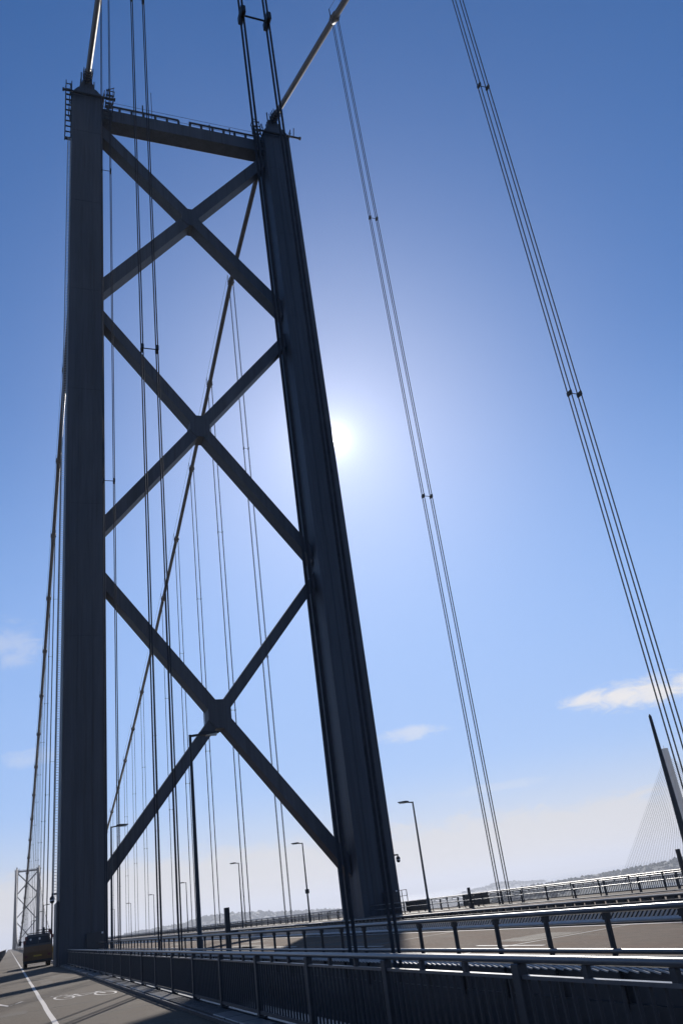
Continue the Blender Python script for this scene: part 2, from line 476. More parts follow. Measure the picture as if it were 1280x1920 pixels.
for u, v in ((-0.3, 0.62), (-0.05, 0.68), (0.1, 0.7)):
    ribbon(bike, [bk(u, v), bk(u + 0.06, v)], 0.12, 0.0056)
bike.build('bicycle_symbol', M['white'], footway)
chev = MB()
ribbon(chev, [(-0.32, 33.4), (0.06, 31.15), (0.46, 32.6)], 0.13, 0.005)
chev.build('chevron_mark', M['white'], footway)
jm = MB().box(-1.1, 3.36, -0.018, 0.018, 0.001, 0.0032).mesh('joint', M['joint'])
for i in range(26):
    inst('joint', jm, footway, (0, 9 + i * 4.57 + random.uniform(-.1, .1), 0), (0, 0, random.uniform(-.01, .01)))
pm = MB().bbox(3.44, 3.80, 0.02, 0.98, 0.02, 0.085, 0.008).mesh('ledge_plate', M['plate'])
gm = MB()
for k in range(12):
    gm.box(3.45, 3.80, 0.04 + k * 0.08, 0.075 + k * 0.08, 0.03, 0.08)
gm = gm.mesh('ledge_grating', M['plate'])
for i in range(67):
    inst('ledge_plate' if i % 4 in (0, 1, 2) and not 15 < i < 20 else 'ledge_grating', pm if i % 4 in (0, 1, 2) and not 15 < i < 20 else gm, footway, (0, 2 + i, 0))
MB().box(3.42, 3.82, Y_BACK, TY0 - 0.1, -0.2, 0.01).build('ledge_trough', M['edge'], footway)
MB().box(3.96, 4.48, Y_BACK, TY0 - 0.1, -0.2, 0.05).build('outer_ledge', M['plate'], footway)

# ------------------------------------------------------------------ parapets and barriers
def parapet(label, x, ztop, z2, zbot, ypost0, step, y_end, near_bars, bar_step=0.15, group=None):
    root = tag(empty('parapet', (x, 0, 0)), label, 'parapet', group)
    # top rail in tube lengths with visible splices
    L = 12 * step
    y = ypost0 - 4 * step
    sl = MB().tube([(0, 0, 0), (0, L - 0.012, 0)], 0.032, 14).mesh('top_rail', M['rail'])
    k = 0
    while y < y_end:
        if y + L > y_end + 0.5:
            MB().tube([(0, y, ztop - 0.032), (0, y_end, ztop - 0.032)], 0.032, 14).build('top_rail', M['rail'], root)
        else:
            inst('top_rail', sl, root, (0, y, ztop - 0.032))
        y += L; k += 1
        if k > 5 and y < y_end:
            MB().tube([(0, y, ztop - 0.032), (0, y_end, ztop - 0.032)], 0.032, 10).build('top_rail', M['rail'], root); break
    y0 = ypost0 - 4 * step
    MB().bar((0, y0, z2), (0, y_end, z2), 0.05, 0.028).build('middle_rail', M['rail'], root)
    MB().bar((0, y0, zbot), (0, y_end, zbot), 0.05, 0.05).build('bottom_rail', M['steel'], root)
    post = MB().bbox(-0.045, 0.045, -0.06, 0.06, 0.0, ztop - 0.06, 0.008).box(-0.09, 0.09, -0.1, 0.1, 0.05, 0.075).mesh('post', M['steel'])
    small = MB().box(-0.02, 0.02, -0.03, 0.03, z2 + 0.012, ztop - 0.06).mesh('baluster', M['steel'])
    i = 0
    while ypost0 + (i - 4) * step < min(y_end, 190):
        yp = ypost0 + (i - 4) * step
        inst('post', post, root, (0, yp, 0))
        for q in (1, 2):
            ys = yp + q * step / 3
            if ys < min(y_end, 90): inst('baluster', small, root, (0, ys, 0))
        i += 1
    bar = MB().bbox(-0.015, 0.015, -0.01, 0.01, zbot, z2, 0.003).mesh('bar', M['steel'])
    rest = MB(); n = 0; y = max(y0, 2.0)
    while y < min(y_end, 420):
        if n < near_bars: inst('bar', bar, root, (0, y, 0)); n += 1
        else: rest.box(-0.015, 0.015, y - 0.01, y + 0.01, zbot, z2)
        y += bar_step
    tag(rest.build('bar', M['steel'], root), kind='stuff')
    return root
parapet('grey barred parapet with round top rail beside the footway, nearest the camera', 3.9, 1.02, 0.862, 0.135, 12.49, 2.86, TY0 - 0.15, 90)
parapet('far parapet of fine vertical bars along the opposite footway', 29.5, 0.85, 0.72, 0.22, 12.0, 2.86, Y_END, 0)
root = tag(empty('parapet', (-1.15, 0, 0)), 'outer parapet at the left edge of the footway', 'parapet')
MB().tube([(0, Y_BACK, 1.35), (0, Y_END, 1.35)], 0.05, 10).build('top_rail', M['rail'], root)
MB().bar((0, Y_BACK, 0.12), (0, Y_END, 0.12), 0.05, 0.05).build('bottom_rail', M['steel'], root)
pm_ = MB().bbox(-0.045, 0.045, -0.05, 0.05, 0, 1.31, 0.008).mesh('post', M['steel'])
for i in range(110): inst('post', pm_, root, (0, 4 + i * 2.86, 0))
b_ = MB()
for i in range(2600): b_.box(-0.018, 0.018, 4 + i * .15, 4.03 + i * .15, .13, 1.31)
tag(b_.build('bar', M['steel'], root), kind='stuff')
root = tag(empty('parapet', (34.45, 0, 0)), 'outermost parapet beyond the opposite footway', 'parapet')
MB().tube([(0, Y_BACK, 0.8), (0, Y_END, 0.8)], 0.04, 8).build('top_rail', M['steel'], root)

def barrier(label, x, ztop, zmid, zlow, zroad, y0, step, n):
    root = tag(empty('vehicle_barrier', (x, 0, 0)), label, 'barrier')
    for z, r in ((ztop - 0.03, 0.032), (zlow, 0.026)):
        MB().tube([(0, Y_BACK, z), (0, Y_END, z)], r, 10).build('rail', M['rail'], root)
    pm_ = MB().bbox(-0.025, 0.025, -0.027, 0.027, zroad - 0.1, ztop - 0.02, 0.008).box(-0.035, 0.035, -0.035, 0.035, ztop - 0.13, ztop - 0.06).mesh('post', M['dark'])
    for i in range(n):
        inst('post', pm_, root, (0.05, y0 + i * step, 0), (0, 0, 0))
    return root
barrier('near tubular barrier with dark posts along the brown carriageway', 6.0, 1.186, 0, 0.756, 0.3, 2.29, 1.227, 150)
nb = bpy.data.objects['vehicle_barrier']
pn_ = MB().bbox(-0.012, 0.012, 0.0, 2.451, -0.3, 0.70, 0.001).mesh('kick_panel', M['edge'])
for i in range(60): inst('kick_panel', pn_, nb, (0.11, 2.29 + i * 2.454, 0))
b_ = MB()
for i in range(420):
    y = 3 + i * 0.17
    b_.bar((-0.06, y - .14, 0.57), (-0.13, y + .10, 0.64), 0.022, 0.014)
tag(b_.build('drain_slat', M['pale_lit'], nb), kind='stuff')
barrier('far tubular barrier in front of the opposite parapet', 27.35, 0.98, 0, 0.62, 0.2, 4.0, 2.44, 70)
# central reserve: low leaning-bar fence, then a low kerb beam on blocks
root = tag(empty('median_fence', (14.3, 0, 0)), 'low median fence of leaning bars beyond the near carriageway', 'fence')
MB().tube([(0, Y_BACK, 0.28), (0, Y_END, 0.28)], 0.05, 10).build('bottom_rail', M['pale_lit'], root)  # rail's sunlit look comes from the whitish base colour
MB().bar((0, Y_BACK, 0.645), (0, Y_END, 0.645), 0.05, 0.05).build('top_rail', M['dark'], root)
b_ = MB()
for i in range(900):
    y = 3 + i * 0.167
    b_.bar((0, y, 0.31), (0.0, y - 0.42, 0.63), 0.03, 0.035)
tag(b_.build('leaning_bar', M['pale_lit'], root), kind='stuff')  # bars painted whitish so they look sunlit
root = tag(empty('kerb_beam', (18.4, 0, 0)), 'low kerb beam on blocks along the far carriageway', 'kerb beam')
MB().bbox(-0.1, 0.1, Y_BACK, Y_END, 0.49, 0.56, 0.02).build('beam', M['rail'], root)
MB().bar((0.05, Y_BACK, 0.26), (0.05, Y_END, 0.26), 0.06, 0.05).build('beam', M['dark'], root)
b_ = MB()
for i in range(500): b_.box(-0.05, 0.06, 4 + i * .6, 4.38 + i * .6, 0.2, 0.49)
tag(b_.build('block', M['dark'], root), kind='stuff')

# ------------------------------------------------------------------ towers
def make_tower():
    root = empty('bridge_tower', (XC, TYC, 0))
    xl, xr = XL - XC, XR - XC
    def leg(xc, inner):
        # cellular section: flanges full width front and back, recessed webs between
        secs = []
        for z, hd in ((Z_WATER - 5, 2.75), (0, 2.55), (30, 2.35), (60, 2.1), (91.6, 1.9)):
            d1, d2 = hd * 0.42, hd * 0.42
            r = 0.28
            secs.append([(xc - HW, -hd, z), (xc + HW, -hd, z), (xc + HW, -d1, z), (xc + HW - r, -d1 + 0.06, z), (xc + HW - r, d2 - 0.06, z), (xc + HW, d2, z),
                         (xc + HW, hd, z), (xc - HW, hd, z), (xc - HW, d2, z), (xc - HW + r, d2 - 0.06, z), (xc - HW + r, -d1 + 0.06, z), (xc - HW, -d1, z)])
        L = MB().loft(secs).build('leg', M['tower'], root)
        # stiffening ribs on the front face
        for dx in (-0.62, 0.62):
            b = MB()
            b.loft([[(xc + dx - .03, -2.55 - .05 + k, z), (xc + dx + .03, -2.55 - .05 + k, z), (xc + dx + .03, -2.45 + k, z), (xc + dx - .03, -2.45 + k, z)] for z, k in ((0.1, 0), (30, .2), (60, .45), (91.4, .65))])
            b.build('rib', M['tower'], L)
        # plate seams: slim cover straps round the front
        for z in (12.5, 24.5, 37, 49.5, 62, 74.5, 85.5):
            hd = 2.55 - (0.2 * z / 30 if z < 30 else 0.2 + (z - 30) * .25 / 30 if z < 60 else .45 + (z - 60) * .2 / 31.6)
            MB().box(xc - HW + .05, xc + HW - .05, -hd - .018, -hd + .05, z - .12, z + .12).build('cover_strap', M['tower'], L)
        # shoulder and saddle housing
        S = MB()
        S.loft([[(xc - w, -d, z), (xc + w, -d, z), (xc + w, d, z), (xc - w, d, z)] for w, d, z in
                ((1.64, 1.85, 91.605), (1.52, 1.8, 92.35), (1.0, 1.65, 93.25), (0.86, 1.55, 93.3), (0.8, 1.5, 94.3), (0.62, 1.45, 94.32), (0.55, 1.3, 95.05))])
        for dy in (-1.5, -1.1, -.7, .7, 1.1, 1.5):
            for sx in (-.78, .78): S.tube([(xc + sx, dy, 93.2), (xc + sx, dy, 94.75)], .07, 6)
        for k in range(4):      # splayed bolts and collars where the cable leaves the saddle
            y_ = -1.7 - k * .55; zc = Z_SAD + (y_ * .47 if y_ < 0 else 0)
            S.tube([(xc, y_ - .08, zc), (xc, y_ + .08, zc)], .52 - .03 * k, 10)
            for sx in (-.5, .5): S.bar((xc + sx, y_, zc - .3), (xc + sx * 1.05, y_, zc + .75 - .1 * k), .08, .08)
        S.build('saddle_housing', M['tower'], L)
        # platform with railings round the top, outrigger beams
        p = MB().box(xc - 1.8, xc + 1.8, -2.1, 2.1, 91.62, 91.7)
        for sx in (-1.95, 1.95):
            for yy in (-2.1, -1.1, 0, 1.1, 2.1): p.bar((xc + sx * .9, yy, 91.65), (xc + sx, yy, 92.9), .08, .08)
            for zz in (92.3, 92.9): p.bar((xc + sx, -2.1, zz), (xc + sx, 2.1, zz), .07, .07)
        p.build('platform', M['dark'], L)
        MB().tube([(xc - 2.75, -2.3, 91.35), (xc + 3.05, -2.3, 91.35)], 0.14, 10).tube([(xc - 2.85, -2.3, 91.35), (xc - 2.65, -2.3, 91.35)], .22, 10).tube([(xc + 2.95, -2.3, 91.35), (xc + 3.15, -2.3, 91.35)], .22, 10).build('outrigger_beam', M['dark'], L)
        MB().bar((xc + 2.2, -2.3, 91.4), (xc + 2.35, -2.4, 92.9), .09, .09).build('davit', M['dark'], L)
        for dx, dy, h in ((-0.7, -1.3, 96.3), (0.5, -1.4, 96.0), (-0.2, -1.6, 95.9)):
            MB().bar((xc + dx, dy, 94.0), (xc + dx, dy, h), .12, .12).build('mast', M['dark'], L)
        # inner stair cage at the strut
        s = -1 if inner > 0 else 1
        c = MB()
        for k in range(8):
            zz = 88.2 + k * 0.72
            xx = xc + inner * (HW + 0.12 + 0.05 * k)
            w_ = .95 if k % 2 else .75
            for yy in (-1.9, -1.2): c.bar((xx, yy, zz), (xx + inner * w_, yy, zz), .08, .08)
            c.bar((xx + inner * w_, -1.9, zz), (xx + inner * w_, -1.2, zz), .08, .08)
            if k % 2: c.bar((xx, -1.9, zz), (xx + inner * w_, -1.9, zz + .72), .07, .07)
        for q in (0.2, 0.6, 1.0):
            c.bar((xc + inner * (HW + q), -1.9, 88.0), (xc + inner * (HW + q + .3), -1.9, 93.4 + q * .4), .08, .08)
            c.bar((xc + inner * (HW + q), -1.2, 88.0), (xc + inner * (HW + q + .3), -1.2, 93.1), .08, .08)
        c.build('stair_cage', M['dark'], L)
        return L
    LL = leg(xl, 1)
    RL = leg(xr, -1)
    # ladder cage and service box on the outer face of the left leg
    lad = MB()
    xo = xl - HW
    for yy in (-2.35, -1.85, -1.35): lad.bar((xo - .42, yy, 4.3), (xo - .42, yy + .45, 84), .035, .035)
    for yy in (-2.3, -1.4): lad.bar((xo - .08, yy, 4.3), (xo - .08, yy + .45, 84), .05, .05)
    for k in range(400):
        z = 4.4 + k * 0.199; k_ = .45 * z / 84
        lad.bar((xo - .42, -2.35 + k_, z), (xo - .42, -1.35 + k_, z), .035, .035)
        lad.bar((xo - .42, -2.35 + k_, z), (xo - .02, -2.35 + k_, z), .035, .035)
    tag(lad.build('ladder_cage', M['pale_lit'], LL), kind='stuff')
    MB().bbox(xo - .2, xo - .002, -2.2, 1.6, 0.0, 4.2, .03).build('service_box', M['tower'], LL)
    MB().tube([(xo - .8, -1.4, 84.3), (xo - .05, -1.4, 84.3)], .15, 10).build('outrigger_beam', M['dark'], LL)
    c = MB()
    for k in range(10):
        z = 84.9 + k * .9
        c.bar((xo - .75, -1.9, z), (xo - .05, -1.9, z), .09, .09); c.bar((xo - .75, -1.1, z), (xo - .05, -1.1, z), .09, .09); c.bar((xo - .75, -1.9, z), (xo - .75, -1.1, z), .09, .09)
    for yy in (-1.9, -1.1):
        for xx in (-.75, -.1): c.bar((xo + xx, yy, 84.4), (xo + xx, yy, 93.6), .1, .1)
    c.build('stair_cage', M['dark'], LL)
    # access enclosure on the front of each leg
    for L, xc in ((LL, xl), (RL, xr)):
        e = MB().bbox(xc + .15, xc + 1.3, -2.85, -2.56, .3, 1.85, .02).build('access_panel', M['steel'], L)
        MB().bbox(xc + 1.2, xc + 1.32, -2.95, -2.84, 1.72, 1.84, .01).build('bulkhead_lamp', M['chrome'], e)
    # portal strut with walkway rail
    x0, x1 = xl + HW + .002, xr - HW - .002
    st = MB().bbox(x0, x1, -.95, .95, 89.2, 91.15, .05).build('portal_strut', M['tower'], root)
    gap = (x0 + x1) / 2
    for a, b in ((x0 + .4, gap - .7), (gap + .6, x1 - .4)):
        MB().bar((a, -.8, 91.95), (b, -.8, 91.95), .16, .2).build('walkway_beam', M['dark'], st)
    wp = MB().bar((0, 0, 91.12), (0, 0, 91.86), .26, .22).mesh('walkway_post', M['dark'])
    for k in range(14):
        xk = x0 + .7 + k * (x1 - x0 - 1.4) / 13
        if abs(xk - gap) > .5: inst('walkway_post', wp, st, (xk, -.8, 0))
    b = MB()
    for zz in (91.5, 92.5):
        b.bar((x0 + .2, -.9, zz), (x1 - .2, -.9, zz), .03, .03); b.bar((x0 + .2, .9, zz), (x1 - .2, .9, zz), .03, .03)
    b.build('hand_rail', M['dark'], st)
    for fx, h in ((.245, 94.2), (.3, 95.9), (.66, 93.2), (.79, 93.3)):
        MB().bar((x0 + fx * (x1 - x0), -.85, 91.1), (x0 + fx * (x1 - x0), -.85, h if h > 95 else h - 1), .06 if h > 95 else .14, .06 if h > 95 else .14).build('mast', M['dark'], st)
    # crossed braces (top, middle, bottom panels) and gusset plates
    def brace(za, zb, t, y0, y1):
        f = lambda x, s: [(x, y0, s - t / 2), (x, y1, s - t / 2), (x, y1, s + t / 2), (x, y0, s + t / 2)]
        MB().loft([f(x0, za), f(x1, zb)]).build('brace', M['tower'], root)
    rows = ((87.47, 64.0, 63.8, 87.76, 2.0, 2.1), (59.7, 33.03, 35.5, 59.5, 1.7, 1.8), (30.08, 4.27, 5.68, 30.33, 1.7, 1.5))
    for dl, dr, ul, ur, t, tu in rows:
        brace(dl, dr, t, -.82, .82)
        brace(ul, ur, tu, -.77, .77)
        a1, a2 = (dr - dl), (ur - ul)
        s_ = (ul - dl) / (a1 - a2)
        cx, cz = x0 + s_ * (x1 - x0), dl + s_ * a1
        h = 1.0
        oc = [(-.35, 1.25), (.35, 1.25), (h, .55), (h, -.55), (.35, -1.25), (-.35, -1.25), (-h, -.55), (-h, .55)]
        MB().loft([[(cx + a * h, -.88, cz + b * h) for a, b in oc], [(cx + a * h, .88, cz + b * h) for a, b in oc]]).build('gusset', M['tower'], root)
    # end gussets where the braces meet the legs
    return root
tower = make_tower()
tag(tower, 'huge near steel tower with crossed braces, dark against the sky', 'bridge tower', 'bridge towers')
far = copy_tree(tower)
far.location = (XC, TYC + SPAN, 0); far.scale = (1, 1, 0.865)
tag(far, 'distant pale tower at the far end of the main span', 'bridge tower', 'bridge towers')

# ------------------------------------------------------------------ main cables
def cable_z(y):
    yt2 = TYC + SPAN
    if y < TYC:
        pts = [(-120, 12), (-80, 26), (-40, 43), (-5.6, 57.5), (12.7, 66.6), (31.0, 76.3), (49.3, 85.2), (TYC, Z_SAD)]
        for (a, za), (b, zb) in zip(pts, pts[1:]):
            if a <= y <= b: return za + (zb - za) * (y - a) / (b - a)
        return 12
    if y < 96.37: return Z_SAD + (90.26 - Z_SAD) * (y - TYC) / (96.37 - TYC)
    mid = 571.67
    if y <= mid: return 0.885 + 2.2 + (100.1 - 2.2) * ((y - mid) / 503) ** 2 if False else 2.6 + (90.26 - 2.6) * ((y - mid) / (96.37 - mid)) ** 2
    if y <= yt2: return 2.6 + (82.2 - 2.6) * ((y - mid) / (yt2 - mid)) ** 2
    return 82.2 - 0.30 * (y - yt2)
SIDE_Y = [49.3, 31.0, 12.7]
MAIN_Y = [96.37 + 18.288 * k for k in range(53)]
band_me = MB().tube([(0, -.62, 0), (0, -.55, 0), (0, .55, 0), (0, .62, 0)], [.36, .43, .43, .36], 16).bar((-.5, 0, -.05), (.5, 0, -.05), .3, .3, (0, 1, 0)).mesh('cable_band', M['cable'])
st_me = MB().bar((-.46, 0, .1), (-.46, 0, 1.25), .07, .07).bar((.46, 0, .1), (.46, 0, 1.25), .07, .07).bar((-.5, 0, .18), (.5, 0, .18), .07, .07).mesh('stanchion', M['dark'])
for x, lab in ((XL, 'left main cable rising over the left tower leg'), (XR, 'right main cable running up to the right tower leg')):
    root = tag(empty('main_cable', (x, 0, 0)), lab, 'main cable', 'main cables')
    ys = [-100, -60, -40, -20, -5.6, 12.7, 31, 49.3, TYC - 1.2, TYC, TYC + 1.2] + MAIN_Y + [1058, 1068, TYC + SPAN, 1150, 1300]
    MB().tube([(0, y, cable_z(y)) for y in ys], 0.33, 16).build('cable', M['cable'], root)
    r_ = MB()
    for s in (-.46, .46): r_.tube([(s, y, cable_z(y) + 1.2) for y in ys if y < TYC - 2], .018, 5); r_.tube([(s, y, cable_z(y) + 1.2) for y in ys if y > TYC + 2 and y < 1058], .018, 5)
    r_.build('hand_rope', M['rope'], root)
    for y in SIDE_Y + MAIN_Y:
        sl = math.atan((cable_z(y + 1) - cable_z(y - 1)) / 2)
        b = inst('cable_band', band_me, root, (0, y, cable_z(y)), (sl, 0, 0))
        inst('stanchion', st_me, b, (0, 0, 0), (-sl, 0, 0))

# ------------------------------------------------------------------ hangers
def hanger(x, y, label, near):
    zt = cable_z(y); zb = -0.9 if x < 10 else -0.4
    root = tag(empty('hanger', (x, y, 0)), label, 'hanger', 'hangers of the left cable' if x < 10 else 'hangers of the right cable')
    H = zt - zb
    if near:
        for sx in (-.335, .335):
            for sy in (-1, 1):
                dx, dy = (sy * .045, 0) if x < 10 else (0, sy * .15)
                MB().tube([(sx + dx, dy, zb), (sx + dx, dy, zt - .05)], .028 if x < 10 else .034, 8).build('rope', M['rope'], root)
        for f in (1 / 3, 2 / 3):
            z = zt * f
            sp = MB().bar((-.335, 0, z), (.335, 0, z), .035, .035).build('spacer', M['dark'], root)
            for sx in (-.335, .335):
                MB().bbox(sx - .06, sx + .06, -.2, .2, z - .13, z + .13, .02).build('clamp', M['dark'], sp)
        for sx in (-.335, .335):
            MB().tube([(sx, 0, zb - .3), (sx, 0, zb + .35), (sx, 0, zb + .6)], [.13, .13, .06], 8).build('socket', M['dark'], root)
    else:
        b = MB()
        for sx in (-.335, .335):
            for sy in (-1, 1):
                dy = sy * (.08 if x < 10 else .15)
                b.tube([(sx, dy, zb), (sx, dy, zt - .05)], .032, 4, False)
        for f in (1 / 3, 2 / 3):
            b.bar((-.335, 0, zt * f), (.335, 0, zt * f), .04, .04)
            for sx in (-.335, .335): b.bar((sx, -.2, zt * f), (sx, .2, zt * f), .12, .2)
        root2 = b.build('rope', M['rope'], root)
    return root
ordw = ['nearest', 'second', 'third', 'fourth', 'fifth', 'sixth', 'seventh', 'eighth', 'ninth', 'tenth']
hanger(XL, 12.7, 'thick near hanger crossing the right tower leg, four dark ropes at top centre', True)
hanger(XL, 31.0, 'near hanger ropes running down in front of the braces, left of the lamp post', True)
hanger(XL, 49.3, 'hanger ropes skimming the inner edge of the left tower leg', True)
hanger(XR, 49.3, 'four slim ropes against open sky just right of the tower', True)
hanger(XR, 31.0, 'four slim ropes at the right edge, crossing the cloud', True)
for k, y in enumerate(MAIN_Y):
    for x, s in ((XL, 'left'), (XR, 'right')):
        if k < 10: lab = f'{ordw[k]} hanger beyond the near tower on the {s} cable'
        else: lab = f'one of the thin hangers far out in the main span, {s} cable'
        hanger(x, y, lab, k < 4)

# ------------------------------------------------------------------ lamp posts and small posts
def lamp(x, y, top, side, label, head=True, box=None, group='lamp posts along the carriageways'):
    root = tag(empty('lamp_post', (x, y, 0)), label, 'lamp post', group)
    MB().tube([(0, 0, 0), (0, 0, 1.0), (0, 0, 1.05), (0, 0, top)], [.115, .115, .085, .055], 10).build('column', M['lamp'], root)
    MB().box(-.16, .16, -.16, .16, -.1, .03).build('base_plate', M['lamp'], root)
    if head:
        MB().bar((0, 0, top - .05), (side * .55, 0, top + .0), .08, .08).build('arm', M['lamp'], root)
        h = MB().loft([[(side * .35, -.09, top - .04), (side * .35, .09, top - .04), (side * .35, .09, top + .07), (side * .35, -.09, top + .07)],
                       [(side * .6, -.15, top - .05), (side * .6, .15, top - .05), (side * .6, .15, top + .1), (side * .6, -.15, top + .1)],
                       [(side * 1.15, -.1, top + .02), (side * 1.15, .1, top + .02), (side * 1.15, .1, top + .07), (side * 1.15, -.1, top + .07)]]).build('lamp_head', M['lamp'], root)
        MB().box(min(side * .62, side * 1.05), max(side * .62, side * 1.05), -.1, .1, top - .07, top - .045 + .07).build('lens', M['glass'], h)
    if box: MB().bbox(-.17, .17, -.17, .17, box - .2, box + .2, .04).build('control_box', M['lamp'], root)
    return root
lamp(6.3, 32.65, 8.2, 1, 'tall dark lamp post in front of the lowest brace, nearest of the left row')
lamp(6.3, 62.6, 8.3, 1, 'lamp post rising beside the foot of the left tower leg')
for k, y in enumerate((149, 186, 223, 260, 297)):
    lamp(6.0, y, 8.3, 1, ['lamp post just left of the near tower, beyond its dome camera', 'second lamp post beyond the left tower leg', 'one of the small lamp posts far along the left row'][min(k, 2)])
lamp(27.0, 57.4, 7.45, -1, 'lamp post standing alone against sky right of the tower')
lamp(27.0, 84.5, 7.35, -1, 'lamp post with a round box on its column, left of the right tower leg', box=2.9)
for k, y in enumerate((111.9, 149.5, 186.2, 223.9, 261, 298)):
    lamp(27.0, y, 7.7, -1, ['lamp post between the lowest brace and the hills, third in the right row', 'fourth lamp post of the right row, next to the big near lamp post', 'one of the small lamp posts far along the right row'][min(k, 2)])
root = tag(empty('mast', (27.0, 30.75, 0)), 'thick tapered mast without a lamp at the right edge, before the far bridge', 'mast')
MB().tube([(0, 0, 0), (0, 0, 1.2), (0, 0, 7.4), (0, 0, 7.5)], [.17, .15, .07, .02], 12).build('column', M['lamp'], root)
MB().box(-.25, .25, -.25, .25, -.1, .05).build('base_plate', M['lamp'], root)
for x, y, h, lab in ((6.3, 28.1, 1.88, 'short square post with a bracket behind the near barrier'), (27.0, 51.2, 1.36, 'short post in the far barrier right of the tower'), (27.0, 31.4, 1.78, 'short post at the right edge beside the mast')):
    root = tag(empty('marker_post', (x, y, 0)), lab, 'post', 'short posts along the barriers')
    MB().bbox(-.075, .075, -.075, .075, 0, h, .01).build('post', M['lamp'], root)
    MB().bar((0, 0, h * .62), (.3, -.1, h * .62 + .02), .08, .06).build('bracket', M['dark'], root)
    MB().bbox(-.13, .13, -.13, .13, 0.2, .5, .01).build('base', M['dark'], root)

# dome cameras on the legs
for x, y, z, s, lab in ((XL - HW, 69.6, 4.75, -1, 'dome camera on a bracket at the left side of the left tower leg'), (XR + HW, 69.6, 4.55, 1, 'dome camera on a bracket at the right side of the right tower leg')):
    root = tag(empty('dome_camera', (x, y, z)), lab, 'camera', 'dome cameras')
    MB().bar((0 if s > 0 else -.2, 0, 0), (s * .5, 0, 0), .12, .12).build('bracket', M['dark'], root)
    MB().tube([(s * .5, 0, .05), (s * .5, 0, -.12)], [.06, .06], 10).build('stem', M['dark'], root)
    MB().tube([(s * .5, 0, -.12), (s * .5, 0, -.22), (s * .5, 0, -.36)], [.08, .17, .18], 14).build('housing', M['dark'], root)
    MB().tube([(s * .5, 0, -.36), (s * .5, 0, -.43)], [.16, .16], 14).build('collar', M['camwhite'], root)
    MB().ball((s * .5, 0, -.45), .165, .165, .17).build('dome', M['dome'], root)

# handrail cage and solid screens at the right leg
root = tag(empty('handrail_cage', (XR + HW + .1, 70.0, 0)), 'small open handrail cage beside the right tower leg', 'handrail')
b = MB()
for zz in (.9, 1.35, 1.8): b.bar((0, 0, zz), (.9, 0, zz), .04, .04)
for xx in (0, .45, .9): b.bar((xx, 0, -.1), (xx, 0, 1.8), .05, .05)
b.build('frame', M['steel'], root)
for y, L, lab in ((62.5, 4.0, 'dark solid screen with red edge behind the lone lamp post'), (53.0, 3.6, 'dark solid screen with red edge at the far parapet, nearer one')):
    root = tag(empty('screen_panel', (29.3, y, 0)), lab, 'screen', 'solid screens at the far parapet')
    MB().bbox(-.03, .03, 0, L, .2, .88, .01).build('panel', M['dark'], root)
    MB().bbox(-.05, .05, 0, L, .881, .96, .01).build('top_edge', M['red'], root)

# ------------------------------------------------------------------ maintenance truck on the footway behind the left leg
root = tag(empty('truck', (2.12, 77.5, 0)), 'orange maintenance truck with roof equipment parked on the footway past the tower', 'truck')
b = MB().bbox(-.98, .98, .1, 4.6, .3, .43, .03).build('chassis', M['dark'], root)
bd = MB().loft([[(-1.04, -.02, .44), (1.04, -.02, .44), (1.04, 1.9, .44), (-1.04, 1.9, .44)], [(-1.08, -.05, 1.1), (1.08, -.05, 1.1), (1.08, 1.9, 1.1), (-1.08, 1.9, 1.1)],
                [(-1.04, 0.0, 1.52), (1.04, 0, 1.52), (1.04, 1.9, 1.52), (-1.04, 1.9, 1.52)]]).build('body', M['orange'], root)
cb = MB().loft([[(-1.02, 0.02, 1.521), (1.02, 0.02, 1.521), (1.02, 1.9, 1.521), (-1.02, 1.9, 1.521)], [(-.84, .3, 2.28), (.84, .3, 2.28), (.84, 1.8, 2.28), (-.84, 1.8, 2.28)],
                [(-.74, .42, 2.36), (.74, .42, 2.36), (.74, 1.7, 2.36), (-.74, 1.7, 2.36)]]).build('cab', M['cabgrey'], root)
def pane(x0, x1, z0, z1):
    fy = lambda z: .02 + (z - 1.521) * .28 / .759 - .012
    return MB().loft([[(x0, fy(z0), z0), (x1, fy(z0), z0), (x1, fy(z0) + .03, z0), (x0, fy(z0) + .03, z0)], [(x0 * .9, fy(z1), z1), (x1 * .9, fy(z1), z1), (x1 * .9, fy(z1) + .03, z1), (x0 * .9, fy(z1) + .03, z1)]])
pane(-.86, .0, 1.66, 2.16).build('window', M['window'], cb)
pane(.05, .86, 1.66, 2.16).build('window', M['window'], cb)
for x in (-.55, .12):
    MB().tube([(x, .16, 2.0), (x, .05, 2.0)], .075, 12).build('work_lamp', M['chrome'], cb)
MB().bbox(-1.06, 1.06, -.12, -.06, .34, .52, .02).build('bumper', M['dark'], root)
for x in (-.86, .86):
    MB().bbox(x - .12, x + .12, -.09, -.055, .74, .92, .02).build('tail_lamp', M['red'], bd)
MB().bbox(-.3, .3, -.075, -.055, .76, .88, .005).build('number_plate', M['yellow'], bd)
bx = MB().bbox(-1.03, 1.03, 1.95, 4.6, .44, 1.75, .03).build('load_body', M['orange'], root)
for x in (-.86, .86):
    for y in (.75, 3.6):
        w = MB().tube([(x - .13, y, .38), (x + .13, y, .38)], .38, 20).build('wheel', M['tyre'], root)
        MB().tube([(x - .135, y, .38), (x + .135, y, .38)], .2, 14).build('rim', M['steel'], w)
rk = MB()
for y in (.5, 1.1, 1.7): rk.bar((-.85, y, 2.44), (.85, y, 2.44), .05, .05)
for x in (-.8, .8): rk.bar((x, .4, 2.36), (x, 1.8, 2.46), .05, .05)
rk.build('roof_rack', M['dark'], root)
MB().bar((-.1, .5, 2.62), (.85, .6, 2.6), .09, .07).build('beacon_bar', M['dark'], root)
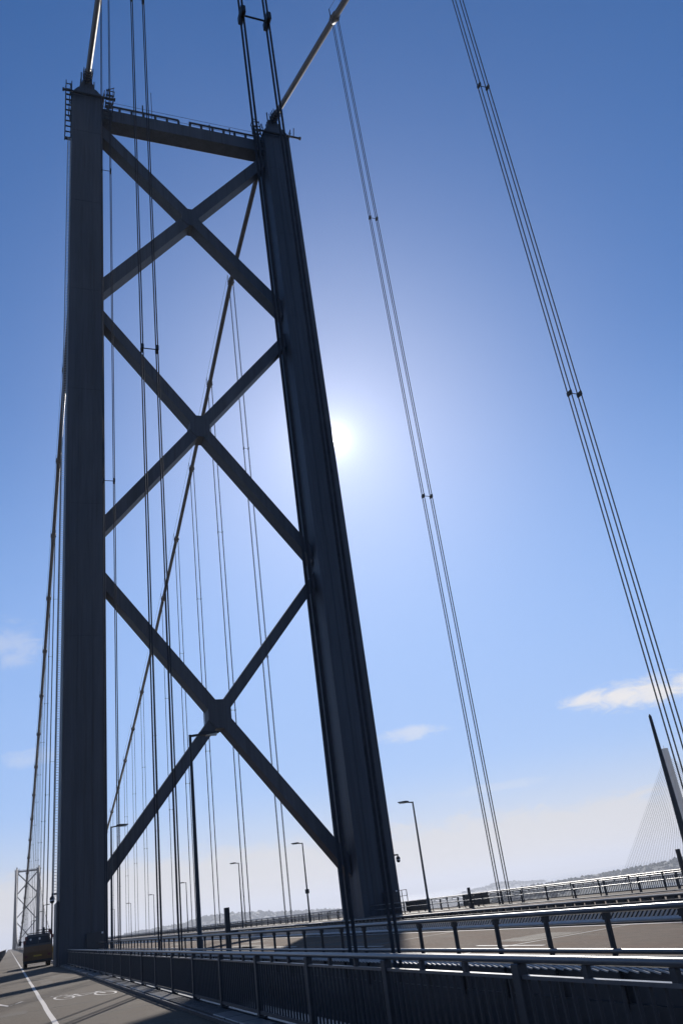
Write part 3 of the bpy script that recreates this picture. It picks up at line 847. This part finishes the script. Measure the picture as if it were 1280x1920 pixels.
MB().tube([(.42, .35, 1.95), (.42, .45, 2.35), (.42, .5, 2.78)], [.15, .13, .08], 10).build('hoist_post', M['dark'], root)
for x, h in ((-1.0, 1.98), (-.88, 2.25), (.86, 2.6), (.98, 2.45), (1.06, 2.2)):
    MB().bar((x, .1, 1.5), (x, .1, h), .06, .06).build('stake', M['dark'], root)
    MB().bbox(x - .1, x + .1, .04, .16, h - .25, h, .02).build('marker_lamp', M['red'], root)
MB().bbox(1.07, 1.3, .05, .5, 1.0, 1.32, .02).build('side_locker', M['yellow'], root)
MB().bar((1.14, .1, .35), (1.14, .1, 1.0), .05, .05).build('side_strut', M['yellow'], root)
for s in (-1, 1):
    MB().bar((s * 1.0, 1.85, 1.9), (s * 1.3, 1.7, 1.9), .04, .04).build('mirror_arm', M['dark'], root)
    MB().bbox(s * 1.3 - .09, s * 1.3 + .09, 1.66, 1.74, 1.65, 2.0, .02).build('mirror', M['dark'], root)

# ------------------------------------------------------------------ cable-stayed bridge to the right
QX, QY, QZ = 1003.0, 1130.0, -27.0
root = tag(empty('cable_stayed_bridge', (QX, QY, 0)), 'pale slender cable-stayed bridge tower with fan of stays at the right edge', 'bridge')
TOPZ = 161.0
MB().loft([[(-w, -d, z), (w, -d, z), (w, d, z), (-w, d, z)] for z, w, d in ((Z_WATER - 2, 5, 8.5), (QZ, 5.6, 7.6), (40, 4.3, 5.4), (100, 3.9, 4.2), (TOPZ, 3.7, 3.6))]).build('tower', M['concrete'], root)
MB().bar((-1, 0, TOPZ), (-1, 0, TOPZ + 5), .35, .35).build('mast', M['steel'], root)
MB().loft([[(-16, y, z), (16, y, z), (11, y, z - 4), (-11, y, z - 4)] for y, z in ((-600, QZ - 6), (-250, QZ), (200, QZ - .2), (500, QZ - 10), (1100, QZ - 26), (1600, Z_WATER + 1))]).build('deck', M['concrete'], root)
for s in (-1, 1):
    for k in range(24):
        t = 18 + k * 7.8
        z = 62 + k * 3.9
        for x in (-1.6, 1.6):
            MB().tube([(x, 0, z), (x * 1.2, s * t, QZ)], .21, 4, False).build('stay', M['stay'], root)
for y, zt_ in ((-400, QZ - 7), (420, QZ - 11.5), (800, QZ - 22)):
    MB().bbox(-7, 7, y - 4, y + 4, Z_WATER - 2, zt_, .6).build('pier', M['concrete'], root)

# ------------------------------------------------------------------ air: pale haze over the estuary
hz = MB().box(-11990, 11990, -4100, 19100, Z_WATER - 1.5, 172).build('haze', M['steel'])
hz.data.materials.clear()
hm = bpy.data.materials.new('haze_air'); hm.use_nodes = True
hn = hm.node_tree.nodes; hn.clear()
ho = hn.new('ShaderNodeOutputMaterial'); hv = hn.new('ShaderNodeVolumePrincipled')
hv.inputs['Color'].default_value = (0.80, 0.84, 0.93, 1)
hv.inputs['Density'].default_value = 0.00015
hv.inputs['Anisotropy'].default_value = 0.3
hm.node_tree.links.new(hv.outputs[0], ho.inputs['Volume'])
hz.data.materials.append(hm)
tag(hz, 'thin pale haze hanging over the estuary', 'haze', kind='stuff')
